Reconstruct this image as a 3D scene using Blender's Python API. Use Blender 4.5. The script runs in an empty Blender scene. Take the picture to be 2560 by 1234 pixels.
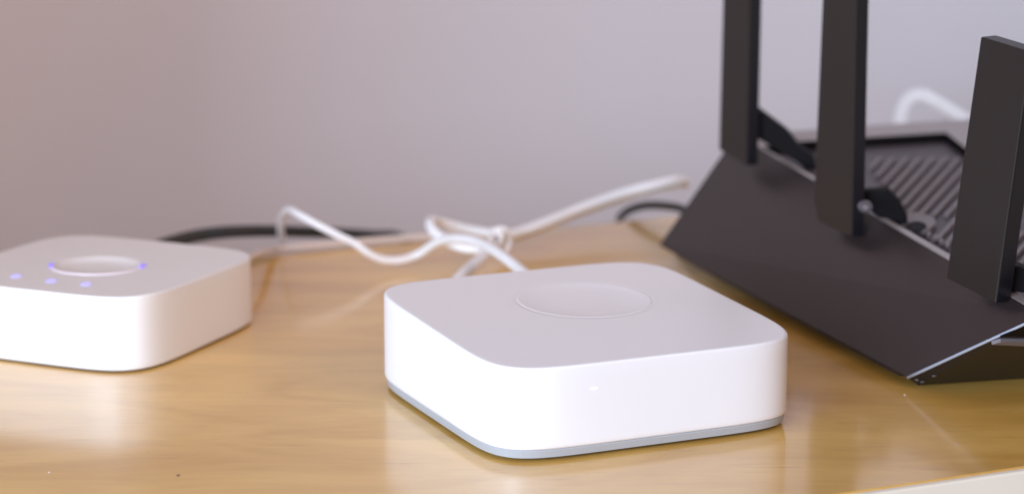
import bpy, bmesh, math, random
from mathutils import Vector
random.seed(4)
S = 0.12                      # one layout unit = the width of the front hub = 12 cm
sc = bpy.context.scene
C = sc.collection

# ------------------------------------------------------------ camera
FPX, PITCH, CAMH = 7000.0, 0.222, 2.357
cd = bpy.data.cameras.new('camera'); cam = bpy.data.objects.new('camera', cd); C.objects.link(cam)
cam.location = (0, 0, CAMH*S); cam.rotation_euler = (math.pi/2-PITCH, 0, 0)
cd.sensor_width = 36; cd.lens = FPX/2560*36; cd.clip_start = 0.01; cd.clip_end = 100
cd.dof.use_dof = True; cd.dof.focus_distance = 8.15*S; cd.dof.aperture_fstop = 8.0
sc.camera = cam
# ------------------------------------------------------------ world and lamps
w = bpy.data.worlds.new("World"); sc.world = w; w.use_nodes = True
bg = w.node_tree.nodes['Background']; bg.inputs[0].default_value = (0.88, 0.74, 0.72, 1); bg.inputs[1].default_value = 0.40
def area(name, loc, target, sx, sy, power, col, spread=180):
    l = bpy.data.lights.new(name, 'AREA'); l.shape = 'RECTANGLE'; l.size = sx; l.size_y = sy
    l.energy = power; l.color = col; l.spread = math.radians(spread)
    o = bpy.data.objects.new(name, l); C.objects.link(o); o.location = loc
    o.rotation_euler = (Vector(target)-Vector(loc)).to_track_quat('-Z', 'Y').to_euler()
    return o
area('window_light', (-0.78, -0.32, 0.38), (0.0, 1.0, 0.0), 1.15, 0.62, 43, (0.66, 0.81, 1.0))
area('left_wall_fill', (0.75, 0.35, 0.9), (-0.35, 1.45, 0.38), 0.5, 0.5, 1.6, (1.0, 0.66, 0.52), 60)  # added unseen warm fill that tints the left wall
area('right_wall_fill', (1.05, 1.30, 0.85), (0.68, 1.85, 0.48), 1.0, 0.8, 5.6, (0.68, 0.79, 1.0), 95)  # added unseen cool fill, brightens the right part of the wall
sc.view_settings.view_transform = 'Standard'; sc.view_settings.look = 'None'
sc.view_settings.exposure = 0.0; sc.view_settings.gamma = 1.0

# ------------------------------------------------------------ survey: sight line of the camera -> a point in the room
CP, SP = math.cos(PITCH), math.sin(PITCH)
CAM = Vector((0, 0, CAMH)); F = Vector((0, CP, -SP)); U = Vector((0, SP, CP)); R = Vector((1, 0, 0))
def ray(px, py): return F + R*((px-1280)/FPX) - U*((py-617)/FPX)
def onz(px, py, z=0.0):
    d = ray(px, py); return CAM + d*((z-CAMH)/d.z)
def onY(px, py, Y):
    d = ray(px, py); return CAM + d*(Y/d.y)
def onP(px, py, p0, n):
    d = ray(px, py); return CAM + d*(((p0-CAM).dot(n))/d.dot(n))

# ------------------------------------------------------------ materials
def mat(name, col, rough=0.5, metal=0.0, spec=0.5, coat=0.0, coatr=0.1, var=0.0, vscale=40, bump=0.0, bscale=400, emit=None, estr=0, sss=0.0):
    m = bpy.data.materials.new(name); m.use_nodes = True
    nt = m.node_tree; N = nt.nodes; L = nt.links; b = N['Principled BSDF']
    b.inputs['Base Color'].default_value = (*col, 1); b.inputs['Roughness'].default_value = rough
    b.inputs['Metallic'].default_value = metal; b.inputs['Specular IOR Level'].default_value = spec
    b.inputs['Coat Weight'].default_value = coat; b.inputs['Coat Roughness'].default_value = coatr
    if sss:
        b.inputs['Subsurface Weight'].default_value = sss; b.inputs['Subsurface Scale'].default_value = 0.002
    if emit:
        b.inputs['Emission Color'].default_value = (*emit, 1); b.inputs['Emission Strength'].default_value = estr
    tc = N.new('ShaderNodeTexCoord')
    if var:
        n = N.new('ShaderNodeTexNoise'); n.inputs['Scale'].default_value = vscale; n.inputs['Detail'].default_value = 6
        L.new(tc.outputs['Object'], n.inputs['Vector'])
        mx = N.new('ShaderNodeMix'); mx.data_type = 'RGBA'
        mx.inputs['A'].default_value = (*[c*(1-var) for c in col], 1); mx.inputs['B'].default_value = (*[min(1, c*(1+var)) for c in col], 1)
        L.new(n.outputs['Fac'], mx.inputs['Factor']); L.new(mx.outputs['Result'], b.inputs['Base Color'])
    if bump:
        n2 = N.new('ShaderNodeTexNoise'); n2.inputs['Scale'].default_value = bscale; n2.inputs['Detail'].default_value = 3
        L.new(tc.outputs['Object'], n2.inputs['Vector'])
        bp = N.new('ShaderNodeBump'); bp.inputs['Strength'].default_value = bump; bp.inputs['Distance'].default_value = 0.0005
        L.new(n2.outputs['Fac'], bp.inputs['Height']); L.new(bp.outputs['Normal'], b.inputs['Normal'])
    return m
M = {}
M['hub'] = mat('white_plastic', (0.80, 0.79, 0.815), 0.32, spec=0.45, var=0.012, vscale=25, bump=0.02, bscale=1500)
M['hub2'] = mat('warm_white_plastic', (0.80, 0.785, 0.78), 0.32, spec=0.45, var=0.012, vscale=25, bump=0.02, bscale=1500)
M['plate'] = mat('pale_grey_plastic', (0.40, 0.42, 0.45), 0.4)
M['foot'] = mat('dark_rubber', (0.05, 0.045, 0.04), 0.8)
M['face'] = mat('black_satin_plastic', (0.021, 0.0145, 0.015), 0.32, spec=0.4, var=0.08, vscale=30, bump=0.05, bscale=2500)
M['ant'] = mat('antenna_plastic', (0.0165, 0.0125, 0.0115), 0.42, spec=0.35, var=0.08, vscale=60, bump=0.05, bscale=2500)
M['strip'] = mat('shade_black', (0.006, 0.006, 0.009), 0.28, spec=0.5)  # blacker than the antenna plastic: side shade put into the colour
M['dark'] = mat('matt_black_plastic', (0.006, 0.005, 0.006), 0.6, spec=0.08)
M['rim'] = mat('sheen_grey_rim', (0.30, 0.265, 0.26), 0.33, metal=0.2, var=0.1, vscale=90)  # lightened grey carries the sheen of a dark rim in its colour
M['slat'] = mat('grey_vent_plastic', (0.16, 0.135, 0.142), 0.45, var=0.15, vscale=120)
M['vent'] = mat('vent_floor_plastic', (0.070, 0.058, 0.068), 0.5)
M['shine'] = mat('pale_highlight', (0.62, 0.76, 1.0), 0.3, metal=0.7)  # pale blue colour for the painted highlight on the router edge
M['cable'] = mat('white_cable_rubber', (0.80, 0.79, 0.80), 0.45, var=0.04, vscale=60)
M['cable2'] = mat('cream_cable_rubber', (0.62, 0.53, 0.48), 0.5, var=0.06, vscale=60)
M['black'] = mat('black_cable_rubber', (0.012, 0.011, 0.010), 0.5, var=0.1)
M['led'] = mat('pale_led', (0.4, 0.4, 0.8), 0.4, emit=(0.42, 0.39, 1.0), estr=0.75)
M['ledv'] = mat('violet_led', (0.3, 0.25, 0.8), 0.4, emit=(0.22, 0.16, 0.95), estr=0.7)
M['glow'] = mat('light_ring', (0.80, 0.72, 0.78), 0.35, emit=(0.8, 0.68, 0.82), estr=0.10)
M['ledw'] = mat('white_led', (0.9, 0.9, 0.9), 0.3, emit=(1, 1, 1), estr=0.6)
M['wallr'] = mat('wall_paint', (0.49, 0.455, 0.465), 0.75, spec=0.2, var=0.03, vscale=2.2, bump=0.1, bscale=300)
M['walll'] = mat('wall_paint_warm', (0.46, 0.395, 0.37), 0.75, spec=0.2, var=0.04, vscale=2.5, bump=0.1, bscale=300)
M['speck'] = mat('dust', (0.75, 0.72, 0.7), 0.7)
M['speck2'] = mat('dark_crumb', (0.20, 0.12, 0.08), 0.7)

def wood(name, A, B, Cc, rough):
    m = bpy.data.materials.new(name); m.use_nodes = True
    nt = m.node_tree; N = nt.nodes; L = nt.links; b = N['Principled BSDF']
    tc = N.new('ShaderNodeTexCoord')
    def nz(scale, rot, detail, dist, sc3):
        mp = N.new('ShaderNodeMapping'); mp.inputs['Rotation'].default_value = (0, 0, rot); mp.inputs['Scale'].default_value = sc3
        L.new(tc.outputs['Object'], mp.inputs['Vector'])
        n = N.new('ShaderNodeTexNoise'); n.inputs['Scale'].default_value = scale; n.inputs['Detail'].default_value = detail
        n.inputs['Distortion'].default_value = dist
        L.new(mp.outputs['Vector'], n.inputs['Vector']); return n.outputs['Fac']
    ang = -math.radians(24.6)
    g1 = nz(9, ang, 4, 1.6, (0.9, 2.3, 1))       # broad flame figure along the board
    g2 = nz(60, ang, 5, 0.4, (0.35, 6.0, 1))      # fine grain
    g3 = nz(3.2, ang, 2, 0.3, (1, 1.4, 1))     # tone drift
    def ramp(f, lo, hi):
        r = N.new('ShaderNodeMapRange'); r.inputs['From Min'].default_value = lo; r.inputs['From Max'].default_value = hi
        L.new(f, r.inputs['Value']); return r.outputs['Result']
    def mix(a, bb, f):
        x = N.new('ShaderNodeMix'); x.data_type = 'RGBA'
        for s, v in (('A', a), ('B', bb)):
            if isinstance(v, tuple): x.inputs[s].default_value = (*v, 1)
            else: L.new(v, x.inputs[s])
        L.new(f, x.inputs['Factor']); return x.outputs['Result']
    c = mix(A, B, ramp(g1, 0.38, 0.62))
    c = mix(c, mix(c, Cc, ramp(g2, 0.2, 1.9)), ramp(g3, 0.2, 0.75))
    g4 = nz(150, ang, 3, 0.2, (0.25, 5.0, 1))       # pores
    c = mix(c, mix(c, (0.25, 0.12, 0.04), ramp(g4, -1.6, 1.2)), ramp(g4, 0.62, 0.85))
    L.new(c, b.inputs['Base Color'])
    rr = N.new('ShaderNodeMapRange'); rr.inputs['To Min'].default_value = rough; rr.inputs['To Max'].default_value = rough+0.08
    L.new(g1, rr.inputs['Value']); L.new(rr.outputs['Result'], b.inputs['Roughness'])
    b.inputs['Specular IOR Level'].default_value = 0.5
    b.inputs['Coat Weight'].default_value = 1.0; b.inputs['Coat Roughness'].default_value = 0.13
    bp = N.new('ShaderNodeBump'); bp.inputs['Strength'].default_value = 0.04; bp.inputs['Distance'].default_value = 0.0003
    L.new(g2, bp.inputs['Height']); L.new(bp.outputs['Normal'], b.inputs['Normal'])
    return m
M['wood'] = wood('honey_wood', (0.67, 0.375, 0.075), (0.83, 0.51, 0.135), (0.56, 0.29, 0.048), 0.32)
M['edge'] = mat('cream_edge_band', (0.82, 0.74, 0.62), 0.5, var=0.06, vscale=30)

# ------------------------------------------------------------ object helpers
def thing(name, label, cat, loc, group=None):
    o = bpy.data.objects.new(name, None); C.objects.link(o); o.location = Vector(loc)*S
    o.empty_display_size = 0.02
    o['label'] = label; o['category'] = cat
    if group: o['group'] = group
    return o
def origin(p):
    v = Vector((0, 0, 0))
    while p is not None: v += p.location; p = p.parent
    return v
def obj(name, verts, faces, m, parent=None, smooth=False, bevel=0, segs=2, label=None):
    me = bpy.data.meshes.new(name); o0 = origin(parent)
    me.from_pydata([tuple(Vector(v)*S-o0) for v in verts], [], faces)
    bm = bmesh.new(); bm.from_mesh(me)
    bmesh.ops.recalc_face_normals(bm, faces=bm.faces)
    if bevel:
        bmesh.ops.bevel(bm, geom=[e for e in bm.edges if e.calc_face_angle(0) > 0.3], offset=bevel*S, segments=segs, affect='EDGES', profile=0.5)
    bm.to_mesh(me); bm.free()
    for p in me.polygons: p.use_smooth = smooth
    me.materials.append(m)
    o = bpy.data.objects.new(name, me); C.objects.link(o); o.parent = parent
    if label: o['label'] = label
    return o
def tag(o, label, cat, group=None):
    o['label'] = label; o['category'] = cat
    if group: o['group'] = group
    return o
def prism(poly, off):          # poly swept by the vector off
    n = len(poly); a = [Vector(p) for p in poly]; b = [p+Vector(off) for p in a]
    f = [list(range(n))[::-1], list(range(n, 2*n))]+[[i, (i+1) % n, n+(i+1) % n, n+i] for i in range(n)]
    return a+b, f
def catmull(pts, sub=10):
    P = [Vector(p) for p in pts]; P = [P[0]*2-P[1]]+P+[P[-1]*2-P[-2]]; out = []
    for i in range(1, len(P)-2):
        a, b, c, d = P[i-1:i+3]
        for k in range(sub):
            t = k/sub
            out.append(0.5*((2*b)+(c-a)*t+(2*a-5*b+4*c-d)*t*t+(3*b-a-3*c+d)*t**3))
    out.append(P[-2]); return out
def tube(pts, r, seg=14, sub=10):
    path = catmull(pts, sub); V = []; Fc = []; n = len(path)
    up = Vector((0, 0, 1)); prev = None
    for i, p in enumerate(path):
        t = (path[min(i+1, n-1)]-path[max(i-1, 0)]).normalized()
        u = (prev - t*prev.dot(t)) if prev is not None else t.cross(up)
        if u.length < 1e-6: u = t.cross(Vector((1, 0, 0)))
        u.normalize(); prev = u; v = t.cross(u)
        rr = r(i/(n-1)) if callable(r) else r
        for k in range(seg):
            a = 2*math.pi*k/seg; V.append(p+u*math.cos(a)*rr+v*math.sin(a)*rr)
        if i:
            for k in range(seg):
                Fc.append([(i-1)*seg+k, (i-1)*seg+(k+1) % seg, i*seg+(k+1) % seg, i*seg+k])
    Fc.append(list(range(seg))[::-1]); Fc.append([(n-1)*seg+k for k in range(seg)])
    return V, Fc

# ------------------------------------------------------------ setting: walls
A1 = math.radians(24.6); ex = Vector((math.cos(A1), math.sin(A1), 0)); ey = Vector((-math.sin(A1), math.cos(A1), 0))
corner = Vector((-0.72, 12.9, 0))
def slab(name, p, q, nrm, z0, z1, th, m):
    v, f = prism([p+Vector((0, 0, z0)), q+Vector((0, 0, z0)), q+Vector((0, 0, z1)), p+Vector((0, 0, z1))], nrm*th)
    o = obj(name, v, f, m); o['kind'] = 'structure'; return o
LW = Vector((-0.42, -0.908, 0)).normalized()      # the left wall meets the right one at a wide, softly rounded corner
cove = 1.5
def wall(name, pts, m):
    n = len(pts); nr = []
    for i in range(n):
        d = (pts[min(i+1, n-1)]-pts[max(i-1, 0)]).normalized(); nr.append(Vector((-d.y, d.x, 0)))
    V = []
    for p, q in zip(pts, nr):
        V += [p+Vector((0, 0, -6)), p+Vector((0, 0, 16)), p+q*0.5+Vector((0, 0, 16)), p+q*0.5+Vector((0, 0, -6))]
    Fc = [[i*4+k, i*4+(k+1) % 4, i*4+4+(k+1) % 4, i*4+4+k] for i in range(n-1) for k in range(4)]+[[0, 1, 2, 3], [n*4-4, n*4-3, n*4-2, n*4-1]]
    o = obj(name, V, Fc, m, smooth=False); o['kind'] = 'structure'
    for p in o.data.polygons: p.use_smooth = True
    o.data.set_sharp_from_angle(angle=0.5)
    return o
def bez(t): return corner+LW*cove*(1-t)**2+ex*cove*t*t
pc = [bez(i/24) for i in range(25)]
wall('wall_left', [corner+LW*7, corner+LW*2.5]+pc[:13], M['wallr'])
wall('wall_right', pc[12:]+[corner+ex*2.5, corner+ex*14], M['wallr'])

# ------------------------------------------------------------ table
fr = onz(2160, 1234); fr_off = fr.dot(ey); bk_off = onz(1560, 552).dot(ey)
left_a, right_a = -2.2, 6.0
def tp(a, b, z): return ex*a+ey*b+Vector((0, 0, z))
def wa(b):      # where the left wall crosses the line at distance b
    t = (b-corner.dot(ey))/LW.dot(ey); return (corner+LW*t).dot(ex)+0.02
tb = thing('table', 'honey coloured wooden table with a cream front edge, under the white boxes', 'table', tp(1, (fr_off+bk_off)/2, -6))
v, f = prism([tp(wa(fr_off+.03), fr_off+0.03, -0.22), tp(right_a, fr_off+0.03, -0.22), tp(right_a, bk_off, -0.22), tp(wa(bk_off), bk_off, -0.22)], (0, 0, 0.22))
obj('tabletop', v, f, M['wood'], tb, bevel=0.006)
v, f = prism([tp(wa(fr_off), fr_off, -0.225), tp(right_a, fr_off, -0.225), tp(right_a, fr_off+0.028, -0.225), tp(wa(fr_off+.028), fr_off+0.028, -0.225)], (0, 0, 0.223))
obj('edge_band', v, f, M['edge'], tb, bevel=0.006)
for a, b in ((wa(fr_off+.4)+0.8, fr_off+0.4), (right_a-0.6, fr_off+0.4), (wa(bk_off-.6)+0.5, bk_off-0.6), (right_a-0.6, bk_off-0.6)):
    v, f = prism([tp(a-.15, b-.15, -6), tp(a+.15, b-.15, -6), tp(a+.15, b+.15, -6), tp(a-.15, b+.15, -6)], (0, 0, 5.77))
    obj('leg', v, f, M['wood'], tb, bevel=0.01)

# ------------------------------------------------------------ the two white hubs
def super_ring(n, ar, N=168):
    P = []
    for i in range(2400):
        t = 2*math.pi*i/2400; c, s = math.cos(t), math.sin(t)
        P.append((0.5*math.copysign(abs(c)**(2/n), c), 0.5*ar*math.copysign(abs(s)**(2/n), s)))
    d = [0]
    for i in range(2400):
        a, b = P[i], P[(i+1) % 2400]; d.append(d[-1]+math.hypot(a[0]-b[0], a[1]-b[1]))
    out = []; j = 0
    for k in range(N):
        t = d[-1]*k/N
        while d[j+1] < t: j += 1
        u = (t-d[j])/(d[j+1]-d[j]+1e-12); a, b = P[j], P[(j+1) % 2400]
        out.append((a[0]+(b[0]-a[0])*u, a[1]+(b[1]-a[1])*u))
    return out
def hub(label, grp, cx, cy, th, n, ar, size, z0, z1, tx, ty, dishc, dishr, mt, dk=1.0):
    t = thing('smart_hub', label, 'smart hub', (cx, cy, 0), grp)
    ring = super_ring(n, ar); N = len(ring); ct, st = math.cos(th), math.sin(th)
    dl = Vector((dishc.x-cx, dishc.y-cy))            # dish centre relative to the hub
    def W(x, y, z, flat=1.0):
        X, Y = ct*x-st*y, st*x+ct*y
        return Vector((cx+X, cy+Y, z+flat*(tx*X+ty*Y)))
    def inset(k):      # scale that insets the outline by k
        return size*(1-2*k)
    V = []; Fc = []
    zs = z1-0.016
    prof = [(0.006, z0), (0.0015, z0+0.003), (0.0, z0+0.008), (0.0, z0+0.02), (0.0, zs-0.03), (0.0, zs+0.006), (0.0006, zs+0.0095), (0.0018, zs+0.0125), (0.0035, zs+0.0146), (0.0055, zs+0.0157), (0.010, z1)]
    for k, z in prof:
        s = inset(k); fl = (z-z0)/(z1-z0)
        for x, y in ring: V.append(W(x*s, y*s, z, fl))
    R0 = len(prof)
    s = inset(0.010)
    dr = [(dishr+0.012)]
    steps = [0.03, 0.2, 0.5, 0.85, 1.0]
    for u in steps:     # blend the outline into the circle around the dish
        for i, (x, y) in enumerate(ring):
            X, Y = ct*x*s-st*y*s, st*x*s+ct*y*s
            a = math.atan2(Y-dl.y, X-dl.x); qx, qy = dl.x+math.cos(a)*dr[0], dl.y+math.sin(a)*dr[0]
            px_, py_ = X+(qx-X)*u, Y+(qy-Y)*u
            V.append(Vector((cx+px_, cy+py_, z1+tx*px_+ty*py_)))
    R1 = R0+len(steps)
    for j in range(R1-1):
        for i in range(N):
            Fc.append([j*N+i, j*N+(i+1) % N, (j+1)*N+(i+1) % N, (j+1)*N+i])
    Fc.append(list(range(N))[::-1])
    obj('shell', V, Fc, mt, t, smooth=True)
    # shallow round dish, a part of its own
    V = []; Fc = []; K = 96
    prof2 = [(dishr+0.012, 0.0), (dishr+0.009, -0.0005), (dishr+0.004, -0.0016), (dishr+0.001, -0.0018), (dishr-0.0005, -0.0004), (dishr-0.003, 0.0006), (dishr-0.007, 0.0000), (dishr-0.02, -0.003), (dishr*0.8, -0.007), (dishr*0.5, -0.011), (dishr*0.2, -0.0125), (0.002, -0.013)]
    for r, dz in prof2:
        for i in range(K):
            a = 2*math.pi*i/K; X, Y = dl.x+r*math.cos(a), dl.y+r*math.sin(a)
            V.append(Vector((cx+X, cy+Y, z1+tx*X+ty*Y+dz*dk+0.0003)))
    for j in range(len(prof2)-1):
        for i in range(K): Fc.append([j*K+i, j*K+(i+1) % K, (j+1)*K+(i+1) % K, (j+1)*K+i])
    Fc.append([(len(prof2)-1)*K+i for i in range(K)])
    obj('dish', V, Fc, mt, t, smooth=True)
    def ringpart(name, k_list, m):
        V = []; Fc = []
        for k, z in k_list:
            s = inset(k)
            for x, y in ring: V.append(W(x*s, y*s, z, 0))
        for j in range(len(k_list)-1):
            for i in range(N): Fc.append([j*N+i, j*N+(i+1) % N, (j+1)*N+(i+1) % N, (j+1)*N+i])
        Fc.append(list(range(N))[::-1]); Fc.append([(len(k_list)-1)*N+i for i in range(N)])
        return obj(name, V, Fc, m, t, smooth=False)
    return t, ringpart, W
gA = 'white square smart hubs on the table'
cA = onz(1461, 755, 0.285)
ha, rp, WA = hub('front white rounded-square hub with pale grey base plate and unlit shallow dish', gA, 0.211, 8.266, 0.42, 6.621, 1.039, 1.0, 0.036, 0.291, -0.014, 0.022, cA, 0.208, M['hub'], 0.42)
rp('base_plate', [(0.034, 0.0105), (0.008, 0.0115), (0.004, 0.032), (0.007, 0.0355)], M['plate'])
rp('foot', [(0.055, 0.0), (0.053, 0.0103)], M['foot'])
# short white status light on the front side
fA = Vector((math.sin(0.42), -math.cos(0.42), 0)); p0 = Vector((0.211, 8.266, 0))+fA*0.5195
def pill(name, c, u, v, a, b, off, m, parent, K=20):
    poly = [c+u*(a*math.cos(2*math.pi*i/K))+v*(b*math.sin(2*math.pi*i/K)) for i in range(K)]
    vv, ff = prism(poly, off); return obj(name, vv, ff, m, parent)
q = onP(1485, 970, p0, fA)
pill('status_light', q-fA*0.001, Vector((math.cos(.42), math.sin(.42), 0)), Vector((0, 0, 1)), 0.012, 0.0022, fA*0.0025, M['ledw'], ha)

cB = onz(244, 664, 0.236)
hb, rp, WB = hub('left white hub with blue lit ring ends and three pale blue lights on top', gA, -1.384, 9.122, 1.148, 5.146, 0.958, 0.868, 0.006, 0.238, -0.006, -0.023, cB, 0.150, M['hub2'])
rp('foot', [(0.012, 0.0), (0.010, 0.0058)], M['foot'])
def topB(px, py, dz=0.0):
    nB = Vector((0.006, 0.023, 1)).normalized()
    return onP(px, py, Vector((-1.384, 9.122, 0.238+dz)), nB)
for px, py in ((40, 691), (128, 703), (215, 711)):
    pill('indicator_light', topB(px, py, -0.001), Vector((1, 0, 0)), Vector((0, 1, 0)), 0.0175, 0.026, (0, 0, 0.0022), M['led'], hb)
# light ring round the dish: bright arc in front with violet ends
def arc(name, a0, a1, r0, r1, z, h, m):
    K = 40; V = []; Fc = []
    for i in range(K+1):
        a = math.radians(a0+(a1-a0)*i/K); c, s = math.cos(a), math.sin(a)
        for r, zz in ((r0, z), (r1, z), (r1, z+h), (r0, z+h)):
            X, Y = cB.x+r*c, cB.y+r*s
            V.append(Vector((X, Y, 0.238+zz-0.006*(X+1.384)-0.023*(Y-9.122))))
    for i in range(K):
        for k in range(4): Fc.append([i*4+k, i*4+(k+1) % 4, i*4+4+(k+1) % 4, i*4+4+k])
    Fc.append([0, 1, 2, 3]); Fc.append([K*4+k for k in range(4)])
    obj(name, V, Fc, m, hb)
arc('light_ring', 198, 342, 0.1495, 0.158, -0.003, 0.006, M['glow'])
arc('ring_end_light', 176, 198, 0.148, 0.160, -0.003, 0.0075, M['ledv'])
arc('ring_end_light', 342, 364, 0.148, 0.160, -0.003, 0.0075, M['ledv'])

# ------------------------------------------------------------ black router with upright antennas
BR = onz(2268, 942, 0.035); BL = onz(1647, 612, 0.06); TR = onz(2606, 787, 0.32); TL = onz(1840, 334, 0.45)
router = thing('wireless_router', 'black wedge-shaped wireless router with flat upright antennas and a slatted top', 'router', (1.5, 9.2, 0))
fn = (BL-BR).cross(TR-BR).normalized()
if fn.y > 0: fn = -fn
far = onz(2430, 296, 0.45)
rn = (TL-TR).cross(far-TR).normalized()
if rn.z < 0: rn = -rn
def rim(px, py, dz=0.0): return onP(px, py, TR+Vector((0, 0, dz)), rn)
# face panel: a thick sloped slab
v, f = prism([BR, BL, TL, TR], -fn*0.010)
obj('face_panel', v, f, M['face'], router, bevel=0.004)
# pale blue tube painting the highlight along the near end of the face
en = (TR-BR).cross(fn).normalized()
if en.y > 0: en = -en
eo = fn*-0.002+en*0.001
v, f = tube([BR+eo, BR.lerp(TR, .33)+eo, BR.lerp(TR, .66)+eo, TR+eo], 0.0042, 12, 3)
obj('edge_highlight', v, f, M['shine'], router, smooth=True)
# rim frame and sunken vent
outer = [rim(2606, 787), rim(1840, 334), rim(2000, 326), rim(2430, 296), rim(2520, 352), rim(2900, 585), rim(3100, 740)]
inner_px = [(2600, 764), (1905, 367), (1985, 354), (2365, 331), (2412, 368), (2830, 620), (2960, 730)]
inner = [rim(x, y) for x, y in inner_px]
n = len(outer); V = outer+inner+[p-Vector((0, 0, 0.035)) for p in outer]+[p-Vector((0, 0, 0.035)) for p in inner]
Fc = []
for i in range(n):
    j = (i+1) % n
    Fc += [[i, j, n+j, n+i], [2*n+i, 3*n+i, 3*n+j, 2*n+j], [i, 2*n+i, 2*n+j, j]]
obj('rim', V, Fc, M['rim'], router)
V = inner+[p-Vector((0, 0, 0.040)) for p in inner]; Fc = [[i, (i+1) % n, n+(i+1) % n, n+i] for i in range(n)]
Vi = []
cen = sum(inner, Vector())/n
V = [p+(cen-p).normalized()*0.002 for p in inner]+[p+(cen-p).normalized()*0.002-Vector((0, 0, 0.042)) for p in inner]+[p+(cen-p).normalized()*0.010+Vector((0, 0, -0.002)) for p in inner]+[p+(cen-p).normalized()*0.010-Vector((0, 0, 0.042)) for p in inner]
Fc = []
for i in range(n):
    j = (i+1) % n
    Fc += [[i, j, n+j, n+i], [2*n+i, 2*n+j, 3*n+j, 3*n+i], [i, j, 2*n+j, 2*n+i], [n+i, n+j, 3*n+j, 3*n+i]]
obj('rim_lip', V, Fc, M['dark'], router)
VD = -0.034
def vent(px, py, dz=0.0): return rim(px, py, VD+dz)
vv, ff = prism([p-Vector((0, 0, 0.036)) for p in inner], (0, 0, -0.02))
obj('vent_floor', vv, ff, M['vent'], router)
k = 0; x0 = 2200
while x0 < 3060:
    ye = (430+1.21*x0+447.5-2638)/2.113
    if ye > 541: ye = 545
    if x0 > 2500: ye = (0.575*x0+0.529*402-738)/1.529-3
    if x0 > 2780: ye = min(ye, 700)
    ys = 402+max(0, (x0-2420)*0.60)
    if ye-ys > 14:
        def sx(y): return x0-0.92*(y-402)
        wpx = 6.5
        a, b = (sx(ys)-wpx, ys), (sx(ys)+wpx, ys); c_, d_ = (sx(ye)+wpx, ye), (sx(ye)-wpx, ye)
        vv, ff = prism([vent(*a), vent(*b), vent(*c_), vent(*d_)], (0, 0, 0.014))
        obj('slat', vv, ff, M['slat'], router, bevel=0.002, segs=1)
    x0 += 33
# small ribs between the last slats near the ridge
for i in range(5):
    bx, by = 2318+i*16, 588+i*9
    vv, ff = prism([vent(bx, by), vent(bx+9, by), vent(bx+7, by+9), vent(bx-2, by+9)], (0, 0, 0.014))
    obj('rib', vv, ff, M['slat'], router)
# oval slot with a pale surround beside the middle antenna
cs = [(2252, 545), (2290, 540), (2334, 552), (2342, 568), (2312, 590), (2284, 584), (2250, 570)]
vv, ff = prism([vent(x, y, 0.002) for x, y in cs], (0, 0, 0.016)); so = obj('slot_surround', vv, ff, M['slat'], router, bevel=0.003, segs=1)
cs = [(2291+26*math.cos(2*math.pi*i/16), 566+13*math.sin(2*math.pi*i/16)) for i in range(16)]
vv, ff = prism([vent(x, y, 0.0185) for x, y in cs], (0, 0, 0.001)); obj('slot', vv, ff, M['dark'], so)
# body below: tapering box down to the table
bt = [p-Vector((0, 0, 0.058)) for p in outer]
bt[0] = bt[0].lerp(bt[1], 0.16); bt[6] = bt[6].lerp(bt[5], 0.4)
b0 = onz(2292, 962, 0.0); b1 = onz(1690, 640, 0.0)
ax = (b1-b0).normalized(); bx_ = Vector((-ax.y, ax.x, 0))
if bx_.x < 0: bx_ = -bx_
bot = [b0.lerp(b1, 0.06), b1, onz(1800, 610, 0), onz(2430, 560, 0), onz(2560, 600, 0), onz(2900, 800, 0), onz(3010, 870, 0)]
V = bt+bot; Fc = [list(range(n)), [n+i for i in range(n)][::-1]]+[[i, (i+1) % n, n+(i+1) % n, n+i] for i in range(n)]
obj('body', V, Fc, M['face'], router)
# near end: dark side skirt reaching down to the table, with a ledge and a port
g0 = onz(2294, 962, 0.004); g1 = onz(2720, 934, 0.004)
V = [BR-fn*0.004, g0, g1, TR-fn*0.004]; V += [p+Vector((0.01, 0.09, 0)) for p in V]
obj('side_skirt', V, [[0, 1, 3], [1, 2, 3], [4, 7, 5], [5, 7, 6], [0, 4, 5, 1], [1, 5, 6, 2], [2, 6, 7, 3], [3, 7, 4, 0]], M['ant'], router)
sn = (g1-g0).cross(TR-g0).normalized()
if sn.y > 0: sn = -sn
def sk(x, y): return onP(x, y, g0+sn*0.001, sn)
v, f = prism([sk(2478, 852), sk(2500, 845), sk(2690, 848), sk(2690, 862)], sn*0.012)
obj('side_ledge', v, f, M['slat'], router)
v, f = prism([sk(2500, 838), sk(2535, 824), sk(2600, 800), sk(2690, 842)], sn*0.003)
obj('side_port', v, f, M['dark'], router)
for i, (x, y) in enumerate(((2292, 948), (2306, 953), (2335, 938))):
    c = sk(x, y); a_ = (g1-g0).normalized(); b_ = sn.cross(a_)
    poly = [c+a_*(0.006*math.cos(k))+b_*(0.003*math.sin(k)) for k in [2*math.pi*q_/10 for q_ in range(10)]]
    v, f = prism(poly, sn*0.003); obj('screw', v, f, M['slat'], router)

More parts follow.
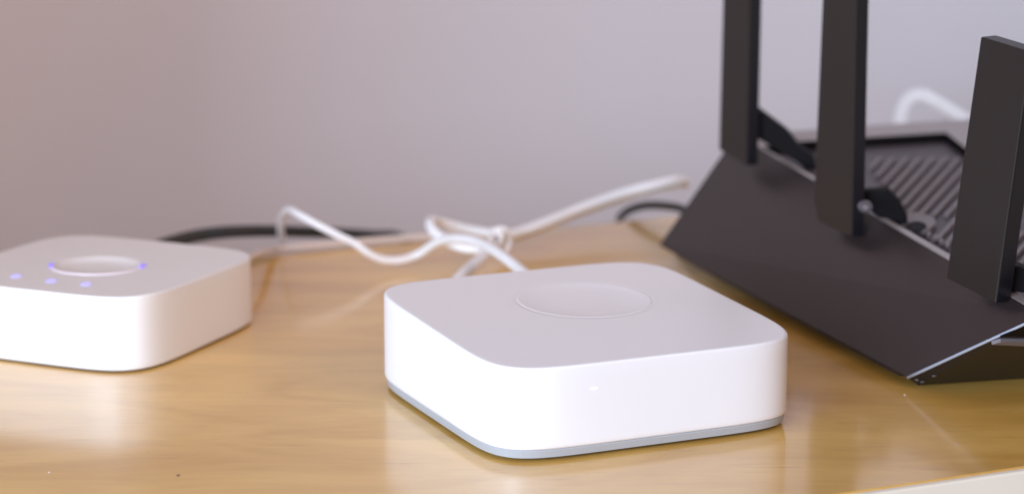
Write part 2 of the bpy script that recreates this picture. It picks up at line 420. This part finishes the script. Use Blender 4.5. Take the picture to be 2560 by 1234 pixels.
# antennas: flat paddles; corner sights on a leaning plane, then real thickness
def antenna(base_px, quad, u_ang, th, hinge, lab=None):
    base = onP(base_px[0], base_px[1], BR+fn*0.045, fn)
    u = Vector((math.cos(u_ang), -math.sin(u_ang), 0)); nrm = Vector((-u.y, u.x, 0))      # nrm points away from the camera
    if nrm.y < 0: nrm = -nrm
    P = [onP(x, y, base, nrm) for x, y in quad]
    v, f = prism(P, nrm*th)
    a = obj('antenna', v, f, M['ant'], router, bevel=0.004, label=lab)
    # blacker strip painting the shade on the right-hand edge
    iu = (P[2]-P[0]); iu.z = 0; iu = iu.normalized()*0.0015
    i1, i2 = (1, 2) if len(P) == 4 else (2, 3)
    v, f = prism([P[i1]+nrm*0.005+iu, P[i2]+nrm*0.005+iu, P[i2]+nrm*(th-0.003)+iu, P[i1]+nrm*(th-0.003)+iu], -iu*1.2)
    obj('edge_shade', v, f, M['strip'], a)
    if hinge:
        hp, depth, ht = hinge
        pl = base+nrm*depth; hn = Vector((-0.15, -1, 0)).normalized()
        v, f = prism([onP(x, y, pl, hn) for x, y in hp], -hn*ht)
        obj('hinge', v, f, M['dark'], a, bevel=0.006)
    return a
ua = math.radians(56)
antenna((2480, 752), [(2365, 695), (2489, 757), (2577, 130), (2452, 92)], ua, 0.062, ([(2497, 722), (2499, 695), (2512, 674), (2535, 664), (2556, 668), (2572, 686), (2582, 712), (2575, 735), (2530, 728)], 0.10, 0.07), 'near flat black antenna, wide and leaning outward')
antenna((2120, 575), [(2034, 500), (2044, 552), (2128, 592), (2141, -52), (2059, -70)], math.radians(66), 0.050, ([(2140, 478), (2219, 474), (2247, 502), (2268, 545), (2270, 578), (2235, 566), (2190, 538), (2140, 505)], 0.10, 0.06), 'middle flat black antenna')
antenna((1865, 412), [(1797, 374), (1865, 414), (1877, -130), (1811, -140)], math.radians(66), 0.050, ([(1880, 262), (1899, 276), (1967, 327), (1997, 365), (2034, 392), (2040, 428), (2020, 425), (1960, 385), (1899, 350), (1880, 345)], 0.10, 0.06), 'far flat black antenna at the left end')
# pivot knob of the middle antenna
kc = onP(2164, 518, rim(2164, 518)+Vector((0, -0.30, 0)), Vector((0, 1, 0)))
for nm, r_, y_, m_ in (('pivot_knob', 0.024, 0.0, M['vent']), ('pivot_screw', 0.011, -0.006, M['slat'])):
    poly = [kc+Vector((r_*math.cos(2*math.pi*i/24), y_, r_*0.8*math.sin(2*math.pi*i/24))) for i in range(24)]
    v, f = prism(poly, (0, 0.03 if y_ == 0 else 0.006, 0)); obj(nm, v, f, m_, router, bevel=0.003)

# ------------------------------------------------------------ cables
def cable(name, pts, r, m, label=None, parent=None, cat='cable'):
    V, Fc = tube([onY(*p) for p in pts], r); o = obj(name, V, Fc, m, parent, smooth=True)
    if label: tag(o, label, cat)
    return o
def on_table(px, py, r):
    p = onz(px, py, r); return (px, py, p.y)
cable('power_cable', [(1390, 760, 8.95), (1345, 712, 9.15), (1300, 674, 9.35), (1245, 632, 9.55), (1195, 605, 9.75), (1140, 596, 9.9), (1092, 606, 10.02), (1045, 636, 10.08), (1000, 650, 10.05), (955, 648, 10.02), (920, 632, 10.0), (885, 607, 10.0), (845, 588, 10.0), (790, 560, 10.02), (745, 535, 10.08), (722, 524, 10.2), (706, 540, 10.32), (701, 566, 10.4), (705, 600, 10.5)], lambda t: 0.020-0.006*min(1, t*1.8), M['cable'], 'thin white cable snaking in a wave from behind the front hub')
cable('thin_cable', [(600, 655, 9.75), (625, 643, 9.82), (650, 632, 9.95)]+[on_table(x, y, 0.02) for x, y in ((690, 624), (760, 616), (840, 609), (930, 601), (1020, 595), (1090, 590), (1150, 588))], 0.0135, M['cable2'], 'thin cream cable running from the left hub along the back of the table')
cable('black_cable', [(380, 622, 10.3), (440, 602, 10.35), (500, 588, 10.4), (580, 579, 10.42), (680, 577, 10.5), (780, 580, 10.6), (860, 583, 10.75), (930, 587, 10.95), (1000, 592, 11.3), (1060, 640, 11.7)], lambda t: 0.026-0.008*t, M['black'], 'thick black cable arching along the wall behind the left hub')
cable('black_cable', [(1760, 560, 10.5), (1710, 524, 10.7), (1660, 514, 10.85), (1610, 514, 10.95), (1570, 527, 11.05), (1550, 548, 11.2), (1545, 600, 11.3)], 0.0165, M['black'], 'short black cable bending over the table edge behind the router')
bun = thing('cable_bundle', 'folded bundle of thick white cable tied in the middle behind the front hub', 'cable bundle', onz(1245, 640))
def lp(name, pts, r, m=None): return cable(name, pts, r, m or M['cable'], None, bun)
lp('cable_loop', [(1240, 592, 10.2), (1300, 580, 10.25), (1380, 550, 10.35), (1470, 514, 10.5), (1560, 483, 10.62), (1640, 463, 10.7), (1690, 452, 10.78), (1712, 455, 10.88), (1700, 461, 10.92), (1640, 466, 10.88), (1560, 490, 10.79), (1470, 521, 10.66), (1380, 556, 10.5), (1300, 586, 10.36), (1240, 600, 10.25)], 0.0205)
lp('cable_loop', [(1255, 588, 10.2), (1200, 580, 10.25), (1150, 570, 10.3), (1105, 556, 10.3), (1082, 550, 10.25), (1076, 562, 10.15), (1092, 585, 10.08), (1130, 608, 10.02), (1170, 620, 10.0), (1215, 618, 10.0), (1250, 602, 10.05)], 0.0195)
lp('cable_tail', [(1250, 598, 10.05), (1232, 620, 9.95), (1205, 645, 9.85), (1175, 672, 9.72), (1150, 695, 9.6), (1130, 720, 9.5)], 0.022)
kp = [(1232, 576, 9.98), (1262, 574, 10.0), (1274, 598, 10.02), (1262, 630, 10.0), (1240, 640, 9.95), (1226, 612, 9.93), (1232, 576, 9.98)]
lp('tie', kp, 0.012)
lp('tie_wrap', [(1226, 596, 10.2), (1236, 583, 10.0), (1252, 586, 9.97), (1252, 606, 9.99), (1240, 614, 10.1)], 0.012)
cable('white_cable', [(2235, 420, 13.3), (2248, 320, 13.3), (2256, 275, 13.3), (2276, 245, 13.3), (2308, 240, 13.3), (2350, 262, 13.3), (2400, 292, 13.3), (2470, 340, 13.3), (2530, 440, 13.3)], 0.024, M['cable'], 'blurred white cable loop against the wall behind the router')

# ------------------------------------------------------------ specks of dust on the table
for (px, py, r_, m_, lb) in ((2262, 987, 0.0025, M['speck'], 'tiny white crumb on the table below the router corner'),
                             (123, 1180, 0.0025, M['speck'], 'tiny pale crumb on the table near the bottom left corner'),
                             (445, 1188, 0.004, M['speck2'], 'tiny dark crumb on the table left of the front hub')):
    c = onz(px, py, 0); V = []; Fc = []
    bm = bmesh.new(); bmesh.ops.create_icosphere(bm, subdivisions=2, radius=r_)
    V = [c+Vector((v_.co.x*1.3, v_.co.y*(1+0.3*random.random()), v_.co.z*0.6+r_*0.5)) for v_ in bm.verts]
    Fc = [[v_.index for v_ in fa.verts] for fa in bm.faces]; bm.free()
    tag(obj('crumb', V, Fc, m_), lb, 'crumb')
